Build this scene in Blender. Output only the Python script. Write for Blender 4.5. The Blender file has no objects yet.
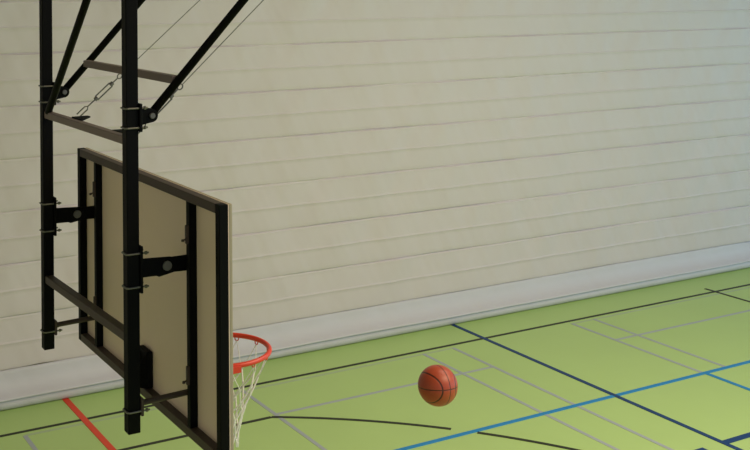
import bpy, bmesh, math
from mathutils import Vector, Matrix, noise

S = bpy.context.scene
C = S.collection

# ------------------------------------------------------------------ camera
cd = bpy.data.cameras.new('camera')
cam = bpy.data.objects.new('camera', cd)
C.objects.link(cam)
S.camera = cam
cd.sensor_fit = 'HORIZONTAL'
cd.sensor_width = 36.0
cd.lens = 1080.46 / 750 * 36.0
cd.shift_x = (375 - 264.286) / 750
cd.shift_y = (-11.804 - 225) / 750
yaw, pitch, roll = 0.48984, -0.00104, -0.00712
F = Vector((math.sin(yaw) * math.cos(pitch), math.cos(yaw) * math.cos(pitch), math.sin(pitch)))
R0 = Vector((math.cos(yaw), -math.sin(yaw), 0))
U0 = R0.cross(F)
RC = R0 * math.cos(roll) + U0 * math.sin(roll)
UC = -R0 * math.sin(roll) + U0 * math.cos(roll)
M = Matrix((RC, UC, -F)).transposed().to_4x4()
M.translation = Vector((0, 0, 4.828))
cam.matrix_world = M
cd.clip_end = 200

# ------------------------------------------------------------------ world and light
W = bpy.data.worlds.new('hall_daylight')
S.world = W
W.use_nodes = True
bg = W.node_tree.nodes['Background']
bg.inputs['Color'].default_value = (0.70, 0.82, 1.0, 1)
bg.inputs['Strength'].default_value = 0.60


def area(name, loc, target, sx, sy, power, col):
    l = bpy.data.lights.new(name, 'AREA')
    l.shape = 'RECTANGLE'
    l.size, l.size_y = sx, sy
    l.energy = power
    l.color = col
    o = bpy.data.objects.new(name, l)
    C.objects.link(o)
    o.location = loc
    o.rotation_euler = (Vector(target) - Vector(loc)).to_track_quat('-Z', 'Y').to_euler()
    return o


area('ceiling_lamp_row', (8.5, 1.0, 8.0), (8.5, 1.0, 0), 7, 2, 860, (1.0, 0.78, 0.54))
area('ceiling_lamp_row', (9, 5.5, 8.2), (9, 5.5, 0), 6, 2, 250, (1.0, 0.97, 0.80))
area('side_window_daylight', (24.5, 5, 3), (14, 11.5, 0.3), 9, 3, 330, (0.40, 0.71, 1.0))
area('far_window_daylight', (18, -5, 4), (14, 12, 0.5), 8, 3, 330, (0.46, 0.73, 1.0))

S.view_settings.view_transform = 'Standard'
S.view_settings.look = 'None'
S.view_settings.gamma = 1.0
S.view_settings.use_curve_mapping = False
S.view_settings.exposure = 0.0


# ------------------------------------------------------------------ materials
def lin(c):
    return tuple(((v / 255) / 12.92 if v / 255 <= 0.04045 else ((v / 255 + 0.055) / 1.055) ** 2.4) for v in c)


def mat(name, rgb, rough=0.5, metal=0.0, var=0.06, scale=8.0, bump=0.0, bscale=60.0, spec=0.5):
    m = bpy.data.materials.new(name)
    m.use_nodes = True
    nt = m.node_tree
    b = nt.nodes['Principled BSDF']
    b.inputs['Roughness'].default_value = rough
    b.inputs['Metallic'].default_value = metal
    b.inputs['Specular IOR Level'].default_value = spec
    tc = nt.nodes.new('ShaderNodeTexCoord')
    nz = nt.nodes.new('ShaderNodeTexNoise')
    nz.inputs['Scale'].default_value = scale
    nz.inputs['Detail'].default_value = 4
    nt.links.new(tc.outputs['Object'], nz.inputs['Vector'])
    mx = nt.nodes.new('ShaderNodeMix')
    mx.data_type = 'RGBA'
    c = lin(rgb)
    mx.inputs['A'].default_value = (*[v * (1 - var) for v in c], 1)
    mx.inputs['B'].default_value = (*[min(1, v * (1 + var)) for v in c], 1)
    nt.links.new(nz.outputs['Fac'], mx.inputs['Factor'])
    nt.links.new(mx.outputs['Result'], b.inputs['Base Color'])
    if bump:
        n2 = nt.nodes.new('ShaderNodeTexNoise')
        n2.inputs['Scale'].default_value = bscale
        n2.inputs['Detail'].default_value = 3
        nt.links.new(tc.outputs['Object'], n2.inputs['Vector'])
        bp = nt.nodes.new('ShaderNodeBump')
        bp.inputs['Strength'].default_value = bump
        bp.inputs['Distance'].default_value = 0.01
        nt.links.new(n2.outputs['Fac'], bp.inputs['Height'])
        nt.links.new(bp.outputs['Normal'], b.inputs['Normal'])
    return m


M_floor = mat('green_sports_floor', (180, 208, 128), 0.42, var=0.05, scale=1.3, bump=0.04, bscale=40, spec=0.3)
M_black_line = mat('black_line_paint', (38, 42, 26), 0.5, spec=0.3)
M_gray_line = mat('grey_line_paint', (168, 175, 180), 0.5, var=0.08, scale=3, spec=0.3)
M_worn_line = mat('worn_grey_line_paint', (174, 192, 150), 0.5, var=0.08, scale=3, spec=0.3)
M_blue_line = mat('dark_blue_line_paint', (12, 58, 114), 0.5, spec=0.3)
M_light_blue_line = mat('light_blue_line_paint', (30, 134, 200), 0.5, spec=0.3)
M_red_line = mat('red_line_paint', (226, 72, 44), 0.5, spec=0.3)
M_black = mat('black_lacquered_steel', (5, 5, 4), 0.55, spec=0.10)
M_tube = mat('dark_brown_black_steel', (118, 102, 98), 0.45, spec=0.3)
M_rail = mat('dark_brown_steel', (70, 58, 52), 0.5, spec=0.3)  # one even brown, lighter than the black of the uprights
M_zinc = mat('zinc_plated_steel', (120, 118, 112), 0.4, metal=0.7)
M_bolt = mat('dull_grey_bolt', (100, 99, 96), 0.45, metal=0.3)
M_panel = mat('grey_beige_board_back', (226, 204, 184), 0.5, var=0.05, scale=2.5)
M_edge = mat('pale_board_edge', (165, 155, 132), 0.5)
M_red = mat('orange_red_rim_lacquer', (206, 56, 28), 0.4)
M_net = mat('white_net_cord', (226, 224, 216), 0.8)
M_ceiling = mat('ceiling_panels', (150, 146, 138), 0.8)
M_wall = mat('painted_wall', (226, 214, 204), 0.8)


def fabric(name, rgb):
    m = mat(name, rgb, 0.55, var=0.025, scale=1.2, spec=0.35)
    nt = m.node_tree
    b = nt.nodes['Principled BSDF']
    tc = nt.nodes.new('ShaderNodeTexCoord')
    mp = nt.nodes.new('ShaderNodeMapping')
    mp.inputs['Rotation'].default_value = (0, math.radians(26), 0)
    m2 = nt.nodes.new('ShaderNodeMapping')
    m2.inputs['Scale'].default_value = (1.6, 1.0, 0.45)
    nt.links.new(mp.outputs['Vector'], m2.inputs['Vector'])
    nz = nt.nodes.new('ShaderNodeTexNoise')
    nz.inputs['Scale'].default_value = 1.35
    nz.inputs['Detail'].default_value = 2
    nz.inputs['Roughness'].default_value = 0.45
    bp = nt.nodes.new('ShaderNodeBump')
    bp.inputs['Strength'].default_value = 0.85
    bp.inputs['Distance'].default_value = 0.05
    nt.links.new(tc.outputs['Object'], mp.inputs['Vector'])
    nt.links.new(m2.outputs['Vector'], nz.inputs['Vector'])
    nt.links.new(nz.outputs['Fac'], bp.inputs['Height'])
    nt.links.new(bp.outputs['Normal'], b.inputs['Normal'])
    return m


M_curtain = fabric('off_white_curtain_vinyl', (210, 199, 196))
M_roll = fabric('white_curtain_hem_vinyl', (202, 198, 201))

# ------------------------------------------------------------------ helpers
WORLD = {}


def root(name, loc, label, cat):
    o = bpy.data.objects.new(name, None)
    C.objects.link(o)
    o.empty_display_size = 0.2
    o.location = loc
    o['label'] = label
    o['category'] = cat
    WORLD[o] = Vector(loc)
    return o


def link(name, bm, material, parent=None, label=None, kind=None, smooth=False, origin=None):
    """one mesh object; vertices are given in hall coordinates, the origin goes to the shape's middle"""
    bmesh.ops.recalc_face_normals(bm, faces=bm.faces[:])
    if origin is None:
        lo = Vector((min(v.co[i] for v in bm.verts) for i in range(3)))
        hi = Vector((max(v.co[i] for v in bm.verts) for i in range(3)))
        origin = (lo + hi) / 2
    for v in bm.verts:
        v.co -= origin
    me = bpy.data.meshes.new(name)
    bm.to_mesh(me)
    bm.free()
    if smooth:
        me.shade_smooth()
    me.materials.append(material)
    o = bpy.data.objects.new(name, me)
    C.objects.link(o)
    WORLD[o] = Vector(origin)
    if parent is not None:
        o.parent = parent
        o.location = origin - WORLD[parent]
    else:
        o.location = origin
    if label:
        o['label'] = label
    if kind:
        o['kind'] = kind
    return o


def V(*a):
    return Vector(a)


def box(bm, lo, hi, bev=0.0):
    g = bmesh.ops.create_cube(bm, size=1.0)
    lo, hi = Vector(lo), Vector(hi)
    for v in g['verts']:
        v.co = Vector(((lo[i] + hi[i]) / 2 + v.co[i] * (hi[i] - lo[i])) for i in range(3))
    if bev:
        es = list({e for v in g['verts'] for e in v.link_edges})
        bmesh.ops.bevel(bm, geom=es, offset=bev, segments=2, affect='EDGES', profile=0.5)


def bar(bm, p, q, w, h, up=(0, 0, 1), bev=0.004):
    """square tube from p to q, w across, h along 'up'"""
    p, q = Vector(p), Vector(q)
    d = (q - p)
    L = d.length
    d.normalize()
    s = d.cross(Vector(up)).normalized()
    u = s.cross(d).normalized()
    g = bmesh.ops.create_cube(bm, size=1.0)
    vs = g['verts']
    c = (p + q) / 2
    for v in vs:
        v.co = c + s * (v.co.x * w) + d * (v.co.y * L) + u * (v.co.z * h)
    if bev:
        es = list({e for v in vs for e in v.link_edges})
        bmesh.ops.bevel(bm, geom=es, offset=bev, segments=2, affect='EDGES', profile=0.5)


def tube(bm, pts, r, n=10, closed=False):
    pts = [Vector(p) for p in pts]
    rings = []
    N = len(pts)
    prev = None
    for i, p in enumerate(pts):
        if closed:
            t = pts[(i + 1) % N] - pts[i - 1]
        else:
            t = pts[min(i + 1, N - 1)] - pts[max(i - 1, 0)]
        t.normalize()
        if prev is None:
            a = t.orthogonal().normalized()
        else:
            a = (prev - t * prev.dot(t)).normalized()
        prev = a
        b = t.cross(a)
        rr = r[i] if isinstance(r, (list, tuple)) else r
        rings.append([bm.verts.new(p + a * (rr * math.cos(2 * math.pi * k / n)) + b * (rr * math.sin(2 * math.pi * k / n))) for k in range(n)])
    for i in range(N if closed else N - 1):
        A, B = rings[i], rings[(i + 1) % N]
        off = 0
        if closed and i == N - 1:
            off = min(range(n), key=lambda o: sum((A[k].co - B[(k + o) % n].co).length for k in range(n)))
        for k in range(n):
            bm.faces.new((A[k], A[(k + 1) % n], B[(k + 1 + off) % n], B[(k + off) % n]))
    if not closed:
        bm.faces.new(rings[0][::-1])
        bm.faces.new(rings[-1])


def disc(bm, c, axis, r, t, n=20, bev=0.002):
    """short round head of thickness t along axis"""
    c, axis = Vector(c), Vector(axis).normalized()
    tube(bm, [c, c + axis * (t - bev), c + axis * t], [r, r, r - bev], n)


def prism(bm, poly, ext):
    ext = Vector(ext)
    a = [bm.verts.new(Vector(p)) for p in poly]
    b = [bm.verts.new(Vector(p) + ext) for p in poly]
    bm.faces.new(a[::-1])
    bm.faces.new(b)
    n = len(a)
    for i in range(n):
        bm.faces.new((a[i], a[(i + 1) % n], b[(i + 1) % n], b[i]))


def B():
    return bmesh.new()


# ------------------------------------------------------------------ the hall
bm = B(); box(bm, (-4, -6, -0.2), (28, 16, 0))
floor = link('floor', bm, M_floor, kind='structure')
bm = B(); box(bm, (-4, -6, 8.4), (28, 16, 8.6))
link('ceiling', bm, M_ceiling, kind='structure')
bm = B(); box(bm, (-4, 15.8, 0), (28, 16, 8.4))
link('wall_back', bm, M_wall, kind='structure')
bm = B(); box(bm, (-4, -6, 0), (-3.8, 15.8, 8.4))
link('wall_left', bm, M_wall, kind='structure')

# court markings: paint on the floor, a hair above it so each stays a piece of its own
LIFT = [0.0010]


def line(name, pts, w, material, label):
    z = LIFT[0]
    LIFT[0] += 0.00025
    bm = B()
    P = [Vector((x, y, 0)) for x, y in pts]
    L, Rr = [], []
    for i, p in enumerate(P):
        t = (P[min(i + 1, len(P) - 1)] - P[max(i - 1, 0)]).normalized()
        n = Vector((-t.y, t.x, 0)) * (w / 2)
        L.append(p + n); Rr.append(p - n)
    up = Vector((0, 0, z))
    tv = [(bm.verts.new(a + up), bm.verts.new(b + up)) for a, b in zip(L, Rr)]
    bv = [(bm.verts.new(a), bm.verts.new(b)) for a, b in zip(L, Rr)]
    for i in range(len(P) - 1):
        bm.faces.new((tv[i][0], tv[i][1], tv[i + 1][1], tv[i + 1][0]))
        bm.faces.new((tv[i][0], tv[i + 1][0], bv[i + 1][0], bv[i][0]))
        bm.faces.new((tv[i][1], bv[i][1], bv[i + 1][1], tv[i + 1][1]))
    bm.faces.new((tv[0][0], bv[0][0], bv[0][1], tv[0][1]))
    bm.faces.new((tv[-1][0], tv[-1][1], bv[-1][1], bv[-1][0]))
    link(name, bm, material, floor, label)


RX, RY = 2.342, 4.87     # the point below the rim
GRW = 0.048
line('court_line', [(3.177, 11.53), (8.986, 11.53)], GRW, M_worn_line, 'thin grey line close inside the black sideline')
line('court_line', [(11.056, 11.53), (20, 11.53)], GRW, M_worn_line, 'thin grey line close inside the sideline on the right')
line('court_line', [(5.82, 10.72), (8.986, 10.72)], GRW, M_gray_line, 'thin grey line parallel to the curtain, passing behind the ball')
line('court_line', [(11.056, 10.72), (20, 10.72)], GRW, M_gray_line, 'thin grey line parallel to the curtain, far right')
for X, lab in ((3.177, 'thin grey line left of the red line'), (5.82, 'thin grey line running out from beside the net'),
               (8.474, 'left grey line of the pair beside the ball'), (8.962, 'right grey line of the pair beside the ball'),
               (11.08, 'left grey line of the pair on the right'), (11.5, 'right grey line of the pair on the right')):
    line('court_line', [(X, 11.53), (X, 9.27 if X > 11 else 3.0)], GRW, M_gray_line, lab)
line('sideline', [(-3.7, 11.639), (20, 11.639)], 0.05, M_black_line, 'long black line parallel to the curtain foot')
line('three_point_line', [(-2, 10.675)] + [(5.0, 10.675), (5.74, 10.675)], 0.05, M_black_line, 'straight black line behind the net')
R3 = 6.71
AX = 2.38


def arc(a0, a1, n=40):
    return [(AX + R3 * math.cos(a0 + (a1 - a0) * k / n), RY + R3 * math.sin(a0 + (a1 - a0) * k / n)) for k in range(n + 1)]


def ang(x, y):
    return math.atan2(y - RY, x - AX)


line('three_point_line', arc(ang(5.746, 10.675), ang(7.30, 9.44)), 0.05, M_black_line, 'curved black line below the ball')
line('three_point_line', arc(ang(7.50, 9.235), -0.3, 60), 0.05, M_black_line, 'curved black line carrying on beyond the light blue line')
line('court_line', [(14.18, 11.83), (14.18, 4.0)], 0.05, M_black_line, 'black line crossing the sideline far right')
line('court_line', [(3.88, 12.6), (3.88, 2.0)], 0.075, M_red_line, 'red line behind the frame')
line('court_line', [(-2, 9.268), (20, 9.268)], 0.06, M_light_blue_line, 'light blue line parallel to the curtain')
line('court_line', [(11.10, 9.24), (11.10, 3.0)], 0.06, M_light_blue_line, 'short light blue line branching off')
line('court_line', [(9.572, 12.6), (9.572, 2.0)], 0.06, M_blue_line, 'dark blue line running out from the curtain')
line('court_line', [(9.60, 7.765), (20, 7.765)], 0.08, M_blue_line, 'short dark blue line in the bottom right corner')
line('court_line', [(4.0, 7.745), (9.28, 7.745)], 0.085, M_blue_line, 'dark blue line end at the bottom edge')

# ------------------------------------------------------------------ dividing curtain
YC = 12.41
Z0, DZ = 4.0723, 0.6077
cur = root('divider_curtain', (8, 12.4, 0), 'off-white gym dividing curtain with horizontal seams hanging down to the floor', 'curtain')
seam_z = [Z0 + DZ * k for k in range(-6, 7)]          # lowest seam first


def n1(x, y, z=0.0):
    return noise.noise(Vector((x, y, z)))


def sheet():
    rows = []      # (z, y offset, seam strength, seam index)
    for k, zs in enumerate(seam_z):
        A = 0.004
        prof = [(0.0, 0.026, 1.0), (0.007, 0.004, .9), (0.022, -0.002, .4), (0.06, -0.006, .2)]
        for f in (0.10, 0.15, 0.2, 0.25):
            prof.append((f, -0.006 - A * (f - 0.06) / 0.24, 0.0))
        prof.append((0.285, -0.006 - A * 1.0, 0.0))
        prof.append((0.297, -0.006 - A * 1.0 - 0.008, 0.0))
        prof.append((0.307, -0.006 - A * 1.0 - 0.011, 0.0))
        prof.append((0.317, -0.006 - A * 0.90, 0.0))
        prof.append((0.325, -0.006 - A * 0.84, 0.0))
        for f in (0.36, 0.41, 0.46, 0.51, 0.555):
            prof.append((f, -0.006 - A * 0.88 * (0.60 - f) / 0.285, 0.1))
        prof.append((0.580, -0.006, .4)); prof.append((0.594, -0.010, .9)); prof.append((0.601, -0.004, 1.0))
        # the height runs down the panel from its upper seam: f is measured from the lower one
        for f, y, s in prof:
            if zs + f < 8.3:
                rows.append((zs + f, y, s, k, f))
    return rows


rows = sheet()
X0, X1, DX = -3.7, 24.0, 0.05
NX = int((X1 - X0) / DX) + 1
bm = B()
grid = []
for (z, y, s, k, f) in rows:
    r = []
    for i in range(NX):
        x = X0 + i * DX
        seam = n1(x * 0.9, k * 7.3) * 0.006 + n1(x * 4.0, k * 3.1 + 50) * 0.004
        dep = 0.75 + 0.9 * n1(x * 1.1, k * 5.7 + 20)
        yy = y
        if s > 0 and y > 0:
            yy = y * max(0.25, dep)
        # soft slanting creases, strongest just below each seam
        kk = k + (1 if f > 0.3 else 0)
        slope = x * 1.0 - f * 0.55
        cre = n1(slope * 1.9, z * 0.5, k * 1.7) * 0.028 + n1(slope * 4.2, z * 0.8, 9 + k) * 0.012
        cre *= (0.45 + 0.9 * (f / DZ))
        big = n1(x * 0.35, z * 0.3, 4.0) * 0.02
        r.append(bm.verts.new((x, YC + yy + cre + big, z + (seam * s if s else 0))))
    grid.append(r)
for a in range(len(grid) - 1):
    for i in range(NX - 1):
        bm.faces.new((grid[a][i], grid[a][i + 1], grid[a + 1][i + 1], grid[a + 1][i]))
link('curtain_sheet', bm, M_curtain, cur, smooth=True)

# the fat bottom hem lying on the floor: sloping top, bead, undercut foot
prof = [(12.432, 0.428), (12.414, 0.421), (12.408, 0.385), (12.400, 0.335), (12.384, 0.285), (12.350, 0.228), (12.302, 0.188),
        (12.256, 0.166), (12.238, 0.156), (12.233, 0.146), (12.244, 0.135), (12.290, 0.129), (12.280, 0.112), (12.274, 0.085), (12.280, 0.055),
        (12.296, 0.026), (12.328, 0.006), (12.36, 0.0), (12.5, 0.0), (12.56, 0.08), (12.55, 0.25), (12.47, 0.415)]
bm = B()
grid = []
NH = int((X1 - X0) / 0.08) + 1
for j, (y, z) in enumerate(prof):
    r = []
    for i in range(NH):
        x = X0 + i * 0.08
        wv = min(1.0, z / 0.15)
        dy = (n1(x * 0.6, 3.3) * 0.028 + n1(x * 2.2, z * 3, 8) * 0.007) * wv
        dz = n1(x * 0.8, z * 2.0, 17) * 0.006 * (1 if 0.03 < z < 0.4 else 0)
        r.append(bm.verts.new((x, y + dy, z + dz)))
    grid.append(r)
NP = len(grid)
for a in range(NP):
    for i in range(NH - 1):
        bm.faces.new((grid[a][i], grid[a][i + 1], grid[(a + 1) % NP][i + 1], grid[(a + 1) % NP][i]))
bm.faces.new([g[0] for g in grid]); bm.faces.new([g[-1] for g in grid])
link('bottom_hem', bm, M_roll, cur, 'thick white padded bottom hem resting on the floor', smooth=True)

# ------------------------------------------------------------------ basketball backstop
XP, YN, YF = 1.652, 4.317, 5.535
HT = 0.0275                    # half a post
ZB = 2.943
XB = 1.921                     # frame front = panel back
hoop = root('basketball_backstop', (XP, (YN + YF) / 2, ZB), 'basketball backboard with red rim seen from behind on a black steel ceiling frame', 'basketball hoop')


def u_bolt(post, y, z):
    r = HT + 0.004
    bm = B()
    x0, x1 = XP - r, XP + r + 0.035
    pts = [(x1, y - r, z - .0), (x0 + .008, y - r, z), (x0, y - r + .008, z), (x0, y + r - .008, z), (x0 + .008, y + r, z), (x1, y + r, z)]
    tube(bm, pts, 0.0042, 8)
    for yy in (y - r, y + r):
        disc(bm, (x1 - 0.016, yy, z), (1, 0, 0), 0.0085, 0.009, 6)
    link('u_bolt', bm, M_zinc, post, 'shiny zinc U-bolt')


posts = {}
for y in (YN, YF):
    bm = B()
    box(bm, (XP - HT, y - HT, ZB), (XP + HT, y + HT, 8.36), 0.004)
    p = link('upright', bm, M_black, hoop)
    posts[y] = p
    bm = B(); box(bm, (XP - 0.09, y - 0.09, 8.36), (XP + 0.09, y + 0.09, 8.40), 0.003)
    link('ceiling_plate', bm, M_black, p)
    # upper clamp with the lug the front brace pivots on
    for z in (4.319, 4.236, 3.704, 3.562, 3.037):
        u_bolt(p, y, z)
    bm = B(); box(bm, (XP + HT, y - HT - .012, 4.218), (XP + HT + 0.014, y + HT + .012, 4.338), 0.003)
    for s in (-1, 1):
        prism(bm, [(XP + HT + .01, y + s * .018 - .003, 4.312), (XP + HT + .01, y + s * .018 - .003, 4.244)]
              + [(1.742 + .029 * math.cos(a), y + s * .018 - .003, 4.283 + .029 * math.sin(a)) for a in [math.radians(-90 + 18 * k) for k in range(11)]],
              (0, .006, 0))
    cl = link('clamp_lug', bm, M_black, p)
    bm = B(); tube(bm, [(1.742, y - .034, 4.283), (1.742, y - .032, 4.283), (1.742, y - .021, 4.283), (1.742, y - .0209, 4.283), (1.742, y + .0209, 4.283), (1.742, y + .021, 4.283), (1.742, y + .032, 4.283)],
                   [.011, .0125, .0125, .007, .007, .012, .012], 16)
    link('pivot_bolt', bm, M_bolt, p, 'round grey pivot bolt')
    # plate the bracket arm is welded to
    bm = B(); box(bm, (XP + HT, y - HT - .012, 3.535), (XP + HT + 0.012, y + HT + .012, 3.735), 0.003)
    link('clamp_plate', bm, M_black, p)
    # bracket arm: two overlapping flat plates joined by one bolt
    bm = B()
    ya = y - 0.012
    prism(bm, [(XP + HT + .010, ya, 3.675), (1.83, ya, 3.668), (1.852, ya, 3.655), (1.852, ya, 3.602), (1.775, ya, 3.588), (1.762, ya, 3.594), (XP + HT + .010, ya, 3.595)], (0, .008, 0))
    prism(bm, [(1.79, ya + .008, 3.664), (XB, ya + .008, 3.664), (XB, ya + .008, 3.596), (1.79, ya + .008, 3.600)], (0, .008, 0))
    a = link('bracket_arm', bm, M_black, hoop)
    bm = B(); disc(bm, (1.811, ya, 3.632), (0, -1, 0), 0.021, 0.009, 20)
    link('bolt_head', bm, M_bolt, a, 'large round grey bolt head')
    # lower stay rod
    bm = B()
    tube(bm, [(XP + HT - .005, y, 3.058), (XB, y, 3.066)], 0.013, 12)
    box(bm, (XP + HT, y - HT - .010, 3.015), (XP + HT + 0.012, y + HT + .010, 3.09), 0.003)
    link('stay_rod', bm, M_rail, hoop)
    # front brace rising to the ceiling at about 45 degrees
    bm = B()
    top = (1.742 + (8.36 - 4.283) * 0.93, y, 8.36)
    tube(bm, [(1.742 + .012, y, 4.283 + .012), top], 0.0185, 16)
    link('front_brace', bm, M_black, hoop, smooth=True)

bm = B(); bar(bm, (1.868, YN + .012, 4.428), (1.868, YF - .012, 4.428), 0.036, 0.036)
link('brace_tie', bm, M_tube, hoop)
bm = B(); bar(bm, (XP, YN + HT - .002, 4.178), (XP, YF - HT + .002, 4.170), 0.040, 0.036)
ub = link('crossbar', bm, M_tube, hoop)
bm = B(); bar(bm, (XP, YN + HT - .002, 3.340), (XP, YF - HT + .002, 3.312), 0.042, 0.040)
link('crossbar', bm, M_rail, hoop)
bm = B()
d = Vector((0, 4.835 - 5.462, 4.774 - 4.189))
tube(bm, [(XP - .012, 5.462, 4.189), (XP - .012, 5.462 + d.y * 1.70, 4.189 + d.z * 1.70)], 0.0185, 14)
link('diagonal_strut', bm, M_black, hoop, smooth=True)

# steel cables with turnbuckles up to the ceiling
for y, yg, xe in ((5.15, 5.07, 2.377), (4.38, 4.50, 2.337)):
    bm = B()
    prism(bm, [(XP + .012, yg - .08, 4.190), (XP + .012, yg + .08, 4.190), (XP + .075, yg + .02, 4.198), (XP + .075, yg - .02, 4.198)], (0, 0, .006))
    link('gusset_plate', bm, M_black, ub)
    p0 = Vector((1.697, y, 4.198)); dr = Vector((xe - 1.697, 0, 4.763 - 4.187)).normalized()
    s = Vector((0, 1, 0)); u = dr.cross(s)
    end = p0 + dr * ((8.38 - p0.z) / dr.z)
    bm = B()
    tube(bm, [p0 + dr * 0.30, end], 0.0022, 8)
    cb = link('cable', bm, M_zinc, hoop, 'thin steel cable')
    # shackle, threaded rod, frame of two bars, eye
    bm = B()
    pts = [p0 + dr * .0 + u * .010, p0 + dr * .055 + u * .010, p0 + dr * .068, p0 + dr * .055 - u * .010, p0 - u * .010]
    tube(bm, pts, 0.0035, 8)
    link('shackle', bm, M_zinc, cb)
    bm = B()
    tube(bm, [p0 + dr * .062, p0 + dr * .125], 0.0035, 8)
    for k in (-1, 1):
        tube(bm, [p0 + dr * .120 + u * k * .003, p0 + dr * .128 + u * (k * .011), p0 + dr * .225 + u * (k * .011), p0 + dr * .233 + u * k * .003], 0.0036, 8)
    disc(bm, p0 + dr * .116, dr, .011, .016, 10); disc(bm, p0 + dr * .222, dr, .011, .018, 10)
    tube(bm, [p0 + dr * .236, p0 + dr * .275], 0.0035, 8)
    ring = [p0 + dr * (.288 + .014 * math.cos(t)) + u * (.011 * math.sin(t)) for t in [2 * math.pi * k / 16 for k in range(16)]]
    tube(bm, ring, 0.0032, 8, closed=True)
    link('turnbuckle', bm, M_bolt, cb)

# the board: panel, tube frame, two inner stiles
BY0, BY1, BZ0, BZ1 = 3.9275, 5.7275, 2.90, 3.95
bm = B(); box(bm, (XB, BY0, BZ0), (XB + .004, BY1, BZ1), 0.0)
board = link('backboard_panel', bm, M_panel, hoop, 'greyish beige backboard panel')
bm = B(); box(bm, (XB + .004, BY0, BZ0), (XB + .019, BY1, BZ1), 0.003)
link('front_panel', bm, M_edge, board, 'pale front sheet seen only by its edge')
T = 0.040
for lo, hi in (((XB - T, BY0, BZ0), (XB, BY0 + T, BZ1)), ((XB - T, BY1 - T, BZ0), (XB, BY1, BZ1)),
               ((XB - T, BY0 + T, BZ1 - T), (XB, BY1 - T, BZ1)), ((XB - T, BY0 + T, BZ0), (XB, BY1 - T, BZ0 + T))):
    bm = B(); box(bm, lo, hi, 0.003)
    link('frame_rail', bm, M_rail if hi[1] - lo[1] > .5 else M_black, board, 'dark steel frame tube')
for y in (4.252, 5.452):
    bm = B(); box(bm, (XB - .036, y - .017, BZ0 + T), (XB, y + .017, BZ1 - T), 0.003)
    st = link('stile', bm, M_black, board, 'black upright steel tube')
    for z in (3.765, 3.16):
        bm = B()
        box(bm, (XB - .049, y - .014, z - .035), (XB - .034, y + .002, z + .045), 0.003)
        tube(bm, [(XB - .046, y - .012, z - .012), (XB - .066, y - .018, z - .016)], 0.004, 8)
        disc(bm, (XB - .066, y - .018, z - .021), (0, 0, 1), .007, .010, 10)
        link('catch', bm, M_rail, st)
# plate behind the panel that carries the rim
bm = B()
box(bm, (XB - .030, 4.74, 2.945), (XB - .002, 4.86, 3.115), 0.004)
prism(bm, [(XB - .030, 4.74, 3.115), (XB - .095, 4.74, 3.04), (XB - .095, 4.74, 2.965), (XB - .030, 4.74, 2.945)], (0, .008, 0))
prism(bm, [(XB - .030, 4.852, 3.115), (XB - .095, 4.852, 3.04), (XB - .095, 4.852, 2.965), (XB - .030, 4.852, 2.945)], (0, .008, 0))
link('rim_back_plate', bm, M_black, board)

# rim, hooks, bracket, net
ZR, RR = 3.015, 0.238
rim_pts = [(RX + RR * math.cos(2 * math.pi * k / 64), RY + RR * math.sin(2 * math.pi * k / 64), ZR) for k in range(64)]
bm = B(); tube(bm, rim_pts, 0.0125, 12, closed=True)
rim = link('rim', bm, M_red, hoop, 'orange-red steel hoop', smooth=True)
bm = B()
box(bm, (XB + .018, RY - .10, ZR - .085), (XB + .030, RY + .10, ZR + .035), 0.003)
for s in (-1, 1):
    prism(bm, [(XB + .028, RY + s * .085 - .004, ZR + .012), (XB + .028, RY + s * .085 - .004, ZR - .07), (RX - RR * .93, RY + s * .085 - .004, ZR - .012), (RX - RR * .93, RY + s * .085 - .004, ZR + .012)], (0, .008, 0))
prism(bm, [(XB + .028, RY - .10, ZR + .006), (XB + .028, RY + .10, ZR + .006), (RX - RR * .9, RY + .09, ZR + .006), (RX - RR * .97, RY, ZR + .006), (RX - RR * .9, RY - .09, ZR + .006)], (0, 0, .006))
# side struts that run under the ring
for s in (-1, 1):
    tube(bm, [(XB + .030, RY + s * .095, ZR - .03), (RX - .16, RY + s * .222, ZR - .018), (RX - .03, RY + s * .243, ZR - .016)], 0.010, 10)
    box(bm, (RX - .075, RY + s * .243 - .014, ZR - .030), (RX - .020, RY + s * .243 + .014, ZR + .004), 0.003)
link('rim_bracket', bm, M_red, rim)
NH_ = 12
hook_a = [2 * math.pi * (k + .5) / NH_ for k in range(NH_)]
for a in hook_a:
    bm = B()
    c = Vector((RX + (RR - .004) * math.cos(a), RY + (RR - .004) * math.sin(a), ZR - .012))
    t = Vector((-math.sin(a), math.cos(a), 0))
    tube(bm, [c + t * .011 + V(0, 0, .004), c + t * .008 - V(0, 0, .011), c - V(0, 0, .014), c - t * .008 - V(0, 0, .011), c - t * .011 + V(0, 0, .004)], 0.003, 6)
    link('net_hook', bm, M_red, rim)
bm = B()
levels = [(0.0, RR - .004), (0.12, .182), (0.19, .142), (0.25, .116), (0.31, .098), (0.375, .085), (0.44, .076)]
zt = ZR - .024


def node(k, j):
    d, r = levels[j]
    a = hook_a[0] + 2 * math.pi * (k + 0.5 * j) / NH_
    wob = n1(k * 1.7, j * 2.3, 2.0) * .018
    return Vector((RX + (r + wob) * math.cos(a + wob), RY + (r + wob) * math.sin(a + wob), zt - d + n1(k * 2.9, j * 1.3, 7.0) * (.02 if j else 0)))


for k in range(NH_):
    for j in range(len(levels) - 1):
        for side in (0, -1):
            a, b = node(k, j), node(k + side, j + 1)
            mid = (a + b) / 2 + Vector((0, 0, -.004))
            tube(bm, [a, mid, b], 0.0022 if j < 1 else 0.0042, 6)
    # knots at the bottom of the net
    e = node(k, len(levels) - 1)
    tube(bm, [e + V(0, 0, .008), e, e - V(0, 0, .022)], [.004, .006, .003], 6)
link('net', bm, M_net, rim, 'white cord net hanging in diamonds')

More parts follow.
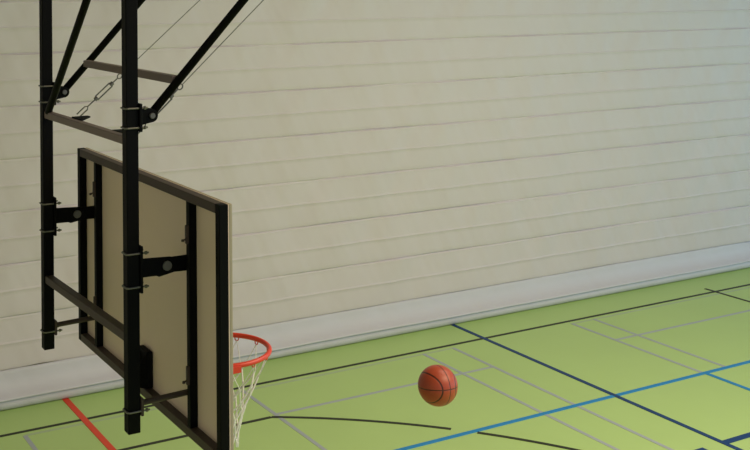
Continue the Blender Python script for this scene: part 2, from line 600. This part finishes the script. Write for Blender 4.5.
# ------------------------------------------------------------------ the ball in the air
BC = Vector((4.17, 5.525, 2.298))
BR = 0.125
bm = B()
bmesh.ops.create_uvsphere(bm, u_segments=64, v_segments=40, radius=BR)


def ball_mat():
    m = mat('brown_orange_ball_leather', (164, 68, 42), 0.42, var=0.10, scale=6, spec=0.45)
    nt = m.node_tree
    N, Lk = nt.nodes, nt.links
    b = N['Principled BSDF']
    base = b.inputs['Base Color'].links[0].from_socket
    tc = N.new('ShaderNodeTexCoord')
    vn = N.new('ShaderNodeVectorMath'); vn.operation = 'NORMALIZE'
    Lk.new(tc.outputs['Object'], vn.inputs[0])
    sp = N.new('ShaderNodeSeparateXYZ')
    Lk.new(vn.outputs['Vector'], sp.inputs[0])

    def mth(op, a, c=None):
        n = N.new('ShaderNodeMath'); n.operation = op
        for i, q in enumerate((a, c)):
            if q is None:
                continue
            if isinstance(q, (int, float)):
                n.inputs[i].default_value = q
            else:
                Lk.new(q, n.inputs[i])
        return n.outputs[0]
    ax = mth('ABSOLUTE', sp.outputs['X'])
    az = mth('ABSOLUTE', sp.outputs['Z'])
    y2 = mth('MULTIPLY', mth('POWER', mth('ABSOLUTE', sp.outputs['Y']), 2.0), 0.35)
    el = mth('MULTIPLY', mth('ABSOLUTE', mth('SUBTRACT', mth('ADD', ax, y2), 0.70)), 0.9)
    dist = mth('MINIMUM', mth('MINIMUM', ax, az), el)
    rp = N.new('ShaderNodeMapRange')
    rp.inputs['From Min'].default_value = 0.014
    rp.inputs['From Max'].default_value = 0.034
    Lk.new(dist, rp.inputs['Value'])
    mx = N.new('ShaderNodeMix'); mx.data_type = 'RGBA'
    mx.inputs['A'].default_value = (*lin((66, 30, 20)), 1)
    Lk.new(base, mx.inputs['B'])
    Lk.new(rp.outputs['Result'], mx.inputs['Factor'])
    Lk.new(mx.outputs['Result'], b.inputs['Base Color'])
    vo = N.new('ShaderNodeTexVoronoi'); vo.inputs['Scale'].default_value = 300
    Lk.new(tc.outputs['Object'], vo.inputs['Vector'])
    hs = mth('ADD', mth('MULTIPLY', vo.outputs['Distance'], -0.15), rp.outputs['Result'])
    bp = N.new('ShaderNodeBump'); bp.inputs['Strength'].default_value = 0.5; bp.inputs['Distance'].default_value = 0.002
    Lk.new(hs, bp.inputs['Height'])
    Lk.new(bp.outputs['Normal'], b.inputs['Normal'])
    return m


ball = link('basketball', bm, ball_mat(), smooth=True, origin=Vector((0, 0, 0)))
ball.location = BC


def cw(x, y, z):
    return (RC * x + UC * y - F * z).normalized()


c = cw(.49, .11, .865)
nx = c.cross(cw(.12, .98, .16)).normalized()
nz = nx.cross(c).normalized()
ball.rotation_euler = Matrix((nx, c, nz)).transposed().to_euler()
ball['label'] = 'brown-orange basketball with dark seams in mid-air above the green floor'
ball['category'] = 'basketball'
